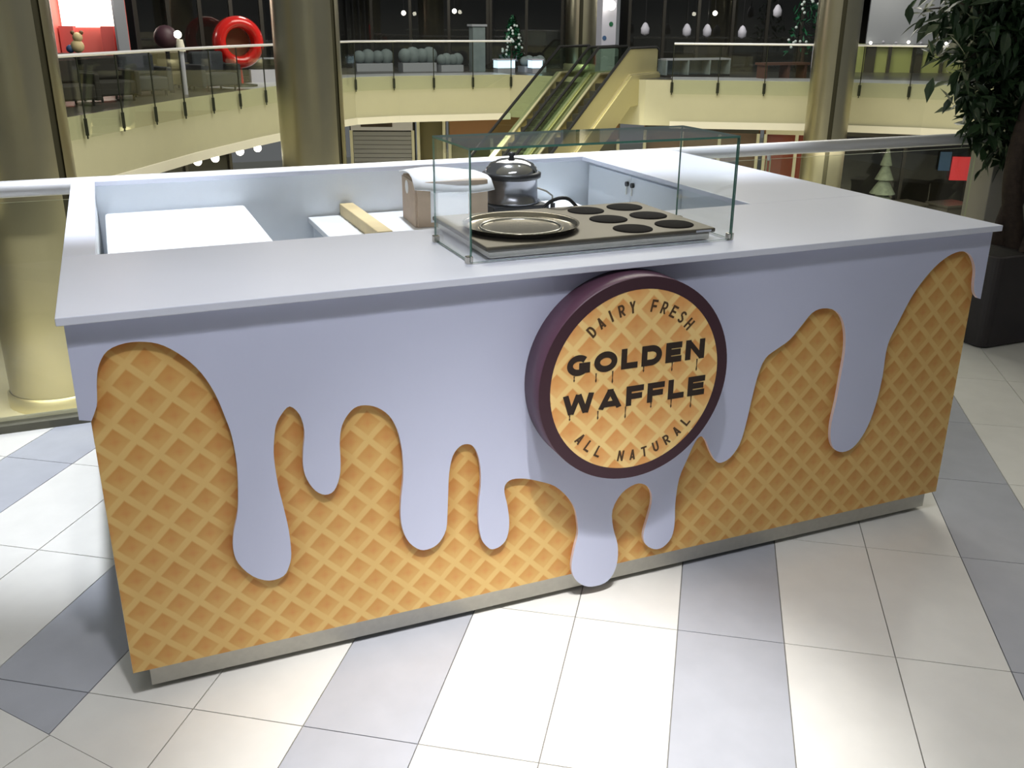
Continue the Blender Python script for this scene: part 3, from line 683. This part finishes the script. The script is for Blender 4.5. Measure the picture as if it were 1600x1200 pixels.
# ------------------------------------------------------------------ escalators
DIR = Vector((-.82, -.572, 0)).normalized(); NRM = Vector((.572, -.82, 0)).normalized()
def escalator(off, label, cream=False):
    o0 = Vector((15.15, 24.05, 0)) + NRM*off          # centre of the upper comb
    root = thing('escalator', (o0.x, o0.y, ZL), label, 'escalator', 'pair of escalators')
    inc = math.radians(30); run = -ZL/math.tan(inc)
    prof = [(-1.6, 0), (.4, 0), (.4+run, ZL), (2.4+run, ZL)]
    def P(s_, w, z): return o0 + DIR*s_ + NRM*w + Vector((0,0,z))
    def strip(name, w0, w1, lo, hi, m, bev=0):
        mb = MB(); vs_ = []
        for s_, z in prof:
            vs_ += [P(s_, w0, z+lo), P(s_, w1, z+lo), P(s_, w1, z+hi), P(s_, w0, z+hi)]
        fs = []
        for i in range(3):
            for k in range(4): fs.append((i*4+k, i*4+(k+1) % 4, i*4+4+(k+1) % 4, i*4+4+k))
        fs += [(0,1,2,3), (12,13,14,15)]
        mb.add(vs_, fs); return mb.build(name, m, root)
    for sgn in (-1, 1):
        strip('truss_side', sgn*.56, sgn*.64, -.75, .12, M['esc_clad'])
        strip('deck', sgn*.42, sgn*.60, .121, .17, M['esc_brass'])
        strip('balustrade_panel', sgn*.50, sgn*.52, .171, .86, M['esc_clad'] if (cream and sgn > 0) else M['esc_glass'])
        pth = [P(-1.75, sgn*.51, .55), P(-1.7, sgn*.51, .80), P(-1.5, sgn*.51, .90)]
        pth += [P(s_, sgn*.51, z+.90) for s_, z in prof[1:3]] + [P(2.3+run, sgn*.51, ZL+.9), P(2.5+run, sgn*.51, ZL+.8), P(2.55+run, sgn*.51, ZL+.55)]
        MB().tube(pth, .045, 8).build('handrail', M['rubber'], root)
    if cream:
        for s_, z in ((-1.35, .30), (-.2, .32), (2.6, -(2.6-.4)*math.tan(inc)+.30)):
            sl = -math.tan(inc)*.16 if s_ > .4 else 0
            q = [P(s_, .497, z), P(s_+.16, .497, z+sl), P(s_+.16, .497, z+sl+.34), P(s_, .497, z+.34)]
            MB().add(q + [p + NRM*.002 for p in q], [(0,1,2,3),(7,6,5,4),(0,1,5,4),(1,2,6,5),(2,3,7,6),(3,0,4,7)]).build('red_sticker', M['red_sign'], root)
    strip('underside', -.55, .55, -.78, -.70, M['esc_clad'])
    n = 24
    st_me = MB().box(-.17, -.40, -.30, .17, .40, 0).mesh('step'); st_me.materials.append(M['step'])
    for k in range(n):
        s_ = .5 + run*(k+.3)/n; z = -(s_-.4)*math.tan(inc)
        ob = instance('step', st_me, root, P(s_, 0, z) - root.location, math.atan2(DIR.y, DIR.x))
escalator(-2.02, 'left-hand escalator of the pair, descending from the far balcony')
escalator(-.66, 'right-hand escalator of the pair with cream inner side panel', True)
M['frost'] = mat('frosted_branches', S(112,124,112), .8, noise=.2, nscale=8)
M['red_dim'] = mat('red_poster', S(150,62,50), .6)
M['dark_cloth'] = mat('dark_blue_cloth', S(52,56,62), .9, noise=.1, nscale=8)

# ------------------------------------------------------------------ shops round the far balcony and below it
def storefront(p0, p1, z0, h, label, cat='shopfront', depth=3.0, panes=4, frame='frame_dark', inner='shop_dark', header=.5, head_mat=None, glazed=True, back=None, group=None):
    """a shop bay between plan points p0 and p1 (open side to the atrium)"""
    a = Vector((p0[0], p0[1], 0)); b = Vector((p1[0], p1[1], 0)); d = b-a; l = d.length
    Mx = Matrix.Translation(a) @ Matrix.Rotation(math.atan2(d.y, d.x), 4, 'Z')       # +y runs into the shop
    root = thing('shopfront', (a.x, a.y, z0), label, cat, group)
    z1 = z0+h
    MB().box(0, depth, z0, l, depth+.1, z1, 0, Mx).build('back_wall', M[back or inner], root)
    MB().box(-.05, .1, z0, .0, depth, z1, 0, Mx).build('side_wall', M[inner], root)
    MB().box(l, .1, z0, l+.05, depth, z1, 0, Mx).build('side_wall', M[inner], root)
    MB().box(0, .1, z1-.1, l, depth, z1, 0, Mx).build('shop_ceiling', M[inner], root)
    MB().box(0, 0, z1-header, l, .12, z1, 0, Mx).build('header', M[head_mat or frame], root)
    for k in range(panes+1):
        x = l*k/panes; MB().box(x-.05, 0, z0, x+.05, .12, z1-header, 0, Mx).build('mullion', M[frame], root)
    if glazed:
        for k in range(panes):
            MB().box(l*k/panes+.05, .05, z0+.06, l*(k+1)/panes-.05, .065, z1-header, 0, Mx).build('window_pane', M['shop_glass'], root)
        MB().box(0, .0, z0, l, .12, z0+.06, 0, Mx).build('sill', M[frame], root)
    return root, Mx, l
def glow_panel(root, Mx, x0, x1, y, z0, z1, m, name='light_panel'):
    return MB().box(x0, y, z0, x1, y+.04, z1, 0, Mx).build(name, m, root)
def plight(loc, w, col, r=.3):
    l = bpy.data.lights.new('shop_lamp', 'POINT'); l.energy = w; l.color = col; l.shadow_soft_size = r
    o = bpy.data.objects.new('shop_lamp', l); C.objects.link(o); o.location = loc

# upper level, left to right
storefront((-9,26.9), (-1.05,26.35), 0, 3.6, 'dark shop at the far left behind the wide brass column', panes=5)
r, Mx, l = storefront((-.85,26.2), (.72,25.6), 0, 3.6, 'brightly lit pink and white shop on the far left balcony', panes=1, frame='grey_board', inner='pink', glazed=False, depth=.7, header=.12)
glow_panel(r, Mx, .06, l-.06, .62, 1.42, 3.4, M['glow'], 'lightbox')
MB().box(.05, .40, 0, .42, .60, 1.45, 0, Mx).build('pink_partition', M['pink_dk'], r)
MB().box(1.12, .40, 0, 1.45, .60, 1.45, 0, Mx).build('pink_partition', M['pink_dk'], r)
ctr = thing('shop_counter', (-.35, 25.1, 0), 'dark counter in front of the pink lit shop', 'counter')
MB().box(-.85, 24.9, 0, .10, 25.4, .78).build('body', M['shop_dark'], ctr); MB().box(-.9, 24.85, .781, .12, 25.45, .83).build('counter_top', M['black'], ctr)
ty = thing('plush_toy', (-.25, 25.1, .831), 'small tan plush toy with two ears on the dark counter', 'toy')
MB().sphere((-.25, 25.1, .99), .16, sz=1.0).build('body', M['wood'], ty); MB().sphere((-.22, 25.08, 1.20), .12).build('head', M['wood'], ty)
for s_ in (-1, 1): MB().sphere((-.22+s_*.10, 25.08, 1.31), .05).build('ear', M['brown'], ty)
MB().sphere((-.42, 25.12, .93), .10).build('paw', M['blue_sign'], ty)
plight((0, 25.4, 2.4), 45, (1,.9,.8))
storefront((1.25,26.3), (5.35,26.6), 0, 3.6, 'dark glazed shop behind the red ring on the left balcony', panes=5)
pl_ = thing('grey_pillar', (.85, 25.7, 0), 'slim grey pillar right of the pink lit shop', 'pillar')
MB().box(.72, 25.5, 0, .98, 25.9, 3.5).build('shaft', M['grey_board'], pl_); MB().box(.68, 25.46, 0, 1.02, 25.94, .12).build('base', M['frame_dark'], pl_)
storefront((5.65,27.3), (7.75,33.2), 0, 3.6, 'narrow grey mullioned shop at the bend of the far balcony', depth=.15, panes=5, frame='grey_board')
storefront((8.1,33.7), (13.2,31.6), 0, 3.6, 'wide dark shop behind the middle of the far balcony', panes=4)
storefront((13.3,31.55), (16.8,30.0), 0, 3.6, 'dark shop behind the escalator landing', panes=3)
storefront((17.4,28.8), (24.0,26.0), 0, 3.6, 'large dark shop with hanging lanterns right of the escalators', panes=6)
r, Mx, l = storefront((24.1,25.9), (30.5,22.6), 0, 3.6, 'shop with large pale grey board at the far right', panes=4, glazed=False)
MB().box(.9, -.12, .95, 3.9, -.02, 3.3, 0, Mx).build('grey_board', M['grey_board'], r)
MB().box(.5, .2, 0, 4.6, .3, .95, 0, Mx).build('lime_panel', M['green_panel'], r)
for x in (1.0, 2.6): MB().box(x, .12, 0, x+.35, .19, .95, 0, Mx).build('dark_upright', M['frame_dark'], r)
ORD = ['leftmost','second from left','third from left','fourth from left','fifth from left','sixth from left','seventh from left']
for i in range(7):
    g = MB().sphere(Mx @ Vector((1.0+.42*i, -.35, .99+.03*(i % 2))), .05); tag(g.build('string_bulb', M['lamp'] if i % 3 == 0 else M['lilac']), ORD[i] + ' small bulb on the string of lights below the grey board', 'bulb', 'string of lights below the grey board')
lp = thing('white_pillar', (15.84, 27.6, 0), 'white pillar with green and blue dots behind the escalator top', 'pillar')
MB().box(15.60, 27.4, 0, 16.12, 27.8, 3.4).build('shaft', M['lilac'], lp)
for z, x, m in ((1.55, 15.93, 'xmas_green'), (1.12, 15.70, 'blue_sign')):
    MB().cyl((x, 27.385, z), (x, 27.4, z), .075, n=12).build('dot', M[m], lp)
for x, y, z in ((15.75,27.1,2.12),): 
    lm = thing('hanging_globe', (x, y, z-.16), 'bright hanging globe lamp beside the white pillar', 'lamp')
    MB().sphere((x, y, z), .15).build('globe', M['lamp'], lm); MB().cyl((x, y, z+.14), (x, y, 3.4), .012, n=6).build('cord', M['black'], lm)

# red ring ride
rg = thing('red_ring', (3.55, 24.3, 0), 'large glossy red ring-shaped ride on the left balcony', 'ride')
f_ = math.atan2(-2.17-24.0, .15-3.55)
Rm = Matrix.Translation((3.55, 24.35, 1.09)) @ Matrix.Rotation(f_+PI/2+.25, 4, 'Z')
mb = MB(); prof = [(.36,-.22),(.33,-.05),(.34,.16),(.44,.26),(.56,.24),(.63,.10),(.63,-.12),(.55,-.28),(.44,-.32),(.36,-.22)]
mb.lathe((0,0,0), prof, 40, 0, 'Y'); mb.v = [tuple(Rm @ Vector(v)) for v in mb.v]; mb.build('ring', M['red'], rg)
mb = MB(); mb.lathe((0,.20,0), [(.001,0),(.34,0)], 32, 0, 'Y'); mb.v = [tuple(Rm @ Vector(v)) for v in mb.v]; mb.build('inner_back', M['brown'], rg)
MB().cyl((3.50,24.35,0), (3.50,24.35,.52), .11, .09, n=16).build('stem', M['red'], rg)
MB().box(2.55,24.2,.72,3.2,24.6,.80).build('side_arm', M['red'], rg); MB().cyl((2.7,24.4,0), (2.7,24.4,.72), .04, n=8).build('arm_post', M['red'], rg)
MB().lathe((3.5,24.35,0), [(.45,0),(.45,.05),(.12,.09)], 24).build('base', M['dark_metal'], rg)
gl = thing('globe_post', (1.95, 21.9, 0), 'slim post lamp with small white globe on the left balcony', 'lamp')
MB().cyl((1.95,21.9,0), (1.95,21.9,.95), .06, n=10).build('post', M['lilac'], gl); MB().cyl((1.95,21.9,.95), (1.95,21.9,1.2), .11, .07, n=12).build('neck', M['soffit'], gl); MB().sphere((1.92,21.9,1.31), .085).build('globe', M['lamp'], gl)
bl = thing('dark_red_ball', (1.70, 22.6, 0), 'dark red ball seat on a stand beside the slim post lamp', 'seat')
MB().sphere((1.70,22.6,1.24), .27).build('ball', M['maroon_dark'], bl); MB().cyl((1.7,22.6,0), (1.7,22.6,1.0), .05, n=8).build('stand', M['black'], bl)
dc = thing('display_case', (4.65, 25.95, 0), 'low glass display case beside the red ring ride', 'display case')
MB().box(4.0,25.75,0,5.3,26.15,.35).build('body', M['lilac'], dc); MB().box(4.05,25.77,.351,5.25,26.13,.62).build('glass_box', M['shop_glass'], dc); MB().box(4.0,25.75,.621,5.3,26.15,.65).build('case_top', M['grey_board'], dc)

def sofa(x, y, rz, m, label):
    r_ = thing('lounge_chair', (x, y, 0), label, 'armchair', 'dark lounge chairs on the left balcony'); Q = Matrix.Translation((x, y, 0)) @ Matrix.Rotation(rz, 4, 'Z')
    MB().box(-.42,-.40,.12,.42,.36,.42,0,Q).build('seat', M[m], r_, .04); MB().box(-.42,.20,.421,.42,.42,.90,0,Q).build('backrest', M[m], r_, .05)
    for s2 in (-1, 1): MB().box(s2*.47-.06,-.40,.10,s2*.47+.06,.42,.62,0,Q).build('armrest', M[m], r_, .03)
    for px_, py_ in ((-.36,-.34),(.36,-.34),(-.36,.36),(.36,.36)): MB().cyl(Q @ Vector((px_,py_,0)), Q @ Vector((px_,py_,.13)), .025, n=8).build('leg', M['black'], r_)
sofa(.30, 20.6, .5, 'shop_dark', 'black lounge chair nearest the pink shop'); sofa(1.05, 21.9, .4, 'dark_cloth', 'dark blue-grey lounge chair below the slim post lamp')
sofa(2.75, 23.2, .4, 'dark_cloth', 'dark blue-grey lounge chair left of the red ring'); sofa(-.5, 19.4, .5, 'shop_dark', 'black lounge chair beside the wide brass column')
sofa(1.75, 23.9, .3, 'olive', 'olive brown lounge chair behind the left railing')
# displays behind the middle and right railings
def heap(x, y, w, h, label, m='dim_cloth', group='blue-grey display heaps behind the middle railing'):
    d_ = thing('display_stand', (x, y, 0), label, 'display', group)
    MB().box(x-w/2, y-.3, 0, x+w/2, y+.3, h*.35).build('plinth', M['grey_board'], d_)
    for k in range(4):
        MB().sphere((x-w/2+w*(k+.5)/4, y-.05+.08*(k % 2), h*.35+h*.28), h*(.30+.06*((k*3) % 2)), 10).build('draped_item', M[m], d_)
heap(8.9, 31.4, 1.3, .72, 'blue-grey draped display furthest left behind the middle railing'); heap(10.3, 30.8, 1.2, .80, 'blue-grey draped display second from left behind the middle railing')
heap(11.35, 30.45, .8, .60, 'blue-grey draped display third from left behind the middle railing'); heap(13.9, 29.2, .8, .55, 'blue-grey draped display beside the glowing counters')
wp = thing('pale_post', (12.2, 30.0, 0), 'pale square post standing behind the middle railing', 'post')
MB().box(11.98,29.8,0,12.42,30.2,1.45).build('shaft', M['dim_cloth'], wp); MB().box(11.93,29.75,1.451,12.47,30.25,1.52).build('cap', M['grey_board'], wp)
for (x, y, w, lb) in ((12.75, 28.9, .62, 'wider glowing pale blue display counter behind the railing'), (13.75, 28.6, .36, 'narrow glowing pale blue display counter near the column')):
    s_ = thing('glowing_counter', (x, y, 0), lb, 'counter'); MB().box(x-w/2,y-.2,0,x+w/2,y+.2,.16).build('base', M['grey_board'], s_); MB().box(x-w/2,y-.2,.161,x+w/2,y+.2,.40).build('lit_box', M['screen'], s_); MB().box(x-w/2-.03,y-.23,.401,x+w/2+.03,y+.23,.44).build('counter_top', M['lilac'], s_)
def xmas(x, y, h, r, label, m='xmas_green', dots='blossom'):
    t_ = thing('decorated_tree', (x, y, 0), label, 'tree')
    MB().cyl((x,y,0), (x,y,h*.3), .06, n=8).build('trunk', M['bark'], t_)
    mb = MB()
    for k in range(170):
        a = random.uniform(0, 2*PI); q = random.random(); rr = r*(1-q)**.6*random.uniform(.5,1); z = h*(.22+.78*q)
        p = Vector((x+rr*math.cos(a), y+rr*math.sin(a), z)); u = Vector((random.gauss(0,1),random.gauss(0,1),random.gauss(0,1))).normalized()*.13; w = u.cross(Vector((0,0,1)))*.6
        mb.add([p-u, p+w, p+u, p-w], [(0,1,2,3)])
    o = mb.build('foliage', M[m], t_); o['kind'] = 'stuff'
    for k in range(26):
        a = random.uniform(PI, 2*PI); q = random.uniform(.1,.95); rr = r*(1-q)**.6; z = h*(.22+.78*q)
        MB().sphere((x+rr*math.cos(a), y+rr*math.sin(a), z), .045, 8).build('ornament', M[dots], t_)
xmas(13.32, 29.6, 1.75, .42, 'small green decorated tree behind the middle railing near the escalator')
xmas(21.5, 24.5, 2.9, .75, 'large dark tree with white blossoms left of the right-hand column')
for i, (x, y, z) in enumerate([(16.85,26.75,1.41),(18.1,26.21,1.38),(18.71,25.95,1.37),(19.77,25.5,1.33),(20.92,25.28,1.98)]):
    lb = ['hanging white lantern nearest the escalator','second hanging white lantern from the escalator','third hanging white lantern from the escalator','fourth hanging white lantern from the escalator','highest hanging white lantern beside the blossom tree'][i]
    ln = thing('hanging_lantern', (x, y, z-.2), lb, 'lantern', 'white lanterns in the shop right of the escalators')
    MB().lathe((x,y,z), [(.03,-.2),(.13,-.14),(.14,.02),(.07,.16),(.02,.2)], 12).build('shade', M['lilac'], ln); MB().cyl((x,y,z+.19),(x,y,3.4),.008,n=5).build('cord', M['black'], ln)
for i, (x, y, z, lb) in enumerate([(9.9,30.9,1.86,'small bright lamp hanging left in the middle shop'),(11.5,30.3,1.93,'small bright lamp hanging right in the middle shop'),(19.0,26.0,1.90,'small warm lamp hanging above the lantern row')]):
    ln = thing('pendant_lamp', (x, y, z-.08), lb, 'lamp', 'pendant lamps in the dark shops')
    MB().sphere((x,y,z), .075).build('bulb', M['lamp'], ln); MB().cyl((x,y,z+.07),(x,y,3.4),.008,n=5).build('cord', M['black'], ln)
sh_ = thing('low_shelf', (17.8, 25.0, 0), 'low grey shelf unit behind the right-hand railing', 'shelf')
MB().box(16.6,24.9,0,19.0,25.4,.06).build('plinth', M['frame_dark'], sh_); MB().box(16.6,24.9,.50,19.0,25.4,.55).build('shelf_board', M['grey_board'], sh_); MB().box(16.6,25.35,.06,19.0,25.4,.50).build('back_board', M['dim_cloth'], sh_)
for x in (16.6, 17.4, 18.2, 18.95): MB().box(x,24.9,.06,x+.05,25.34,.50).build('divider', M['dim_cloth'], sh_)
bn = thing('bench', (19.8, 23.4, 0), 'brown wooden bench behind the right-hand railing', 'bench')
MB().box(19.0,23.1,.40,20.7,23.6,.47).build('seat', M['bench'], bn)
for x in (19.05, 19.9, 20.55):
    MB().box(x,23.15,0,x+.1,23.55,.399).build('leg', M['bench'], bn)
pp = thing('lilac_post', (21.0, 23.2, 0), 'pale lilac post beside the bench on the right', 'post'); MB().box(20.9,23.0,.30,21.25,23.3,1.0).build('shaft', M['lilac'], pp); MB().box(20.9,23.0,0,21.25,23.3,.30).build('base', M['grey_board'], pp)
for x, y in ((20.9,20.9),): pass
plight((10.5, 30.5, 2.9), 40, (1,.95,.85)); plight((19.5, 25.0, 2.9), 45, (1,.95,.85)); plight((4.3, 25.5, 3.0), 60, (1,.9,.8)); plight((24.5, 23.5, 3.0), 90, (1,.95,.8))

# lower level
hL = 3.36
storefront((-4.5,21.6), (3.4,27.2), ZL, hL, 'dark lower shop under the curved left balcony', panes=6)
lowlamps = [(2.1,22.6,-1.62),(2.55,22.9,-1.60),(3.2,23.2,-1.5),(3.7,23.6,-1.48)]
for i, (x, y, z) in enumerate(lowlamps):
    g = thing('shop_spotlight', (x, y, z-.1), ORD[i] + ' bright round spotlight under the curved left balcony', 'lamp', 'spotlights under the left balcony'); MB().cyl((x,y,z),(x,y,-1.33),.03,n=6).build('stem', M['black'], g); MB().sphere((x,y,z), .10).build('bulb', M['lamp'], g)
r, Mx, l = storefront((8.0,31.4), (10.0,30.6), ZL, hL, 'lower shop closed with a grey roller shutter and pale sign', depth=.5, panes=1, frame='frame_pale', glazed=False, header=.62, head_mat='lilac')
for k in range(18):
    MB().box(.06, .03, ZL+.15*k+.01, l-.06, .06, ZL+.15*k+.145, 0, Mx).build('shutter_slat', M['shutter'], r)
MB().box(.35, -.02, ZL+hL-.50, 1.45, -.003, ZL+hL-.28, 0, Mx).build('sign_lettering', M['ink'], r)
storefront((10.15,30.45), (10.98,30.1), ZL, hL, 'olive panelled lower bay right of the roller shutter', panes=1, frame='frame_pale', inner='olive', depth=.4, glazed=False, header=.1)
storefront((11.15,30.0), (16.5,27.6), ZL, hL, 'lower shop with brown band behind the escalators', panes=4, frame='frame_pale', inner='olive', head_mat='brown', header=.85, depth=1.2)
storefront((17.2,27.0), (20.2,24.7), ZL, hL, 'lower shop with dark sign band right of the escalators', panes=3, frame='frame_pale', head_mat='frame_dark', inner='brown', header=.5, depth=.6)
storefront((20.35,24.5), (22.0,23.35), ZL, hL, 'narrow lower shop with a red front panel', panes=2, frame='frame_pale', back='red_dim', inner='brown', depth=.45)
r, Mx, l = storefront((22.3,23.1), (29.5,19.0), ZL, hL, 'wide dark lower shop with decorated trees and red sign', panes=4, frame='frame_dark', glazed=True)
MB().box(3.55, -.10, ZL+1.55, 4.15, -.04, ZL+2.30, 0, Mx).build('red_sign_board', M['red_sign'], r); MB().box(3.15, -.10, ZL+1.85, 3.5, -.04, ZL+2.45, 0, Mx).build('blue_sign_board', M['blue_sign'], r)
for (x, y, lb, m) in ((23.2,21.9,'white frosted tree left in the dark lower shop','blossom'),(25.75,20.4,'white frosted tree near the red sign on the lower floor','blossom')):
    t_ = thing('frosted_tree', (x, y, ZL), lb, 'tree'); MB().cyl((x,y,ZL),(x,y,ZL+.9),.05,n=8).build('trunk', M['bark'], t_)
    for k in range(4): MB().lathe((x,y,ZL+.7+.45*k), [(.52-.11*k,0),(.02,.62)], 12).build('branch_tier', M['frost'], t_)
for k, x in enumerate((22.6, 23.9, 25.0)):
    q = thing('market_stall', (x, 20.3-.55*k, ZL), ['dark low stall furthest left before the dark lower shop','dark low stall in the middle before the dark lower shop','dark low stall furthest right before the dark lower shop'][k], 'stall', 'dark low stalls on the lower floor')
    y = 20.3-.55*k
    MB().box(x-.5,y-.4,ZL,x+.5,y+.4,ZL+1.1).build('body', M['shop_dark'], q); MB().box(x-.55,y-.45,ZL+1.101,x+.55,y+.45,ZL+1.16).build('stall_top', M['frame_dark'], q)
area('lower_light', (9, 24.5, -1.5), (9, 24.5, -5), 420, 12, 2.0, WARM)
area('lower_light', (20, 18.5, -1.6), (20, 18.5, -5), 420, 6, 2.0, WARM)
area('lower_light', (-2, 12, -1.6), (-2, 12, -5), 260, 6, 4.0, WARM)
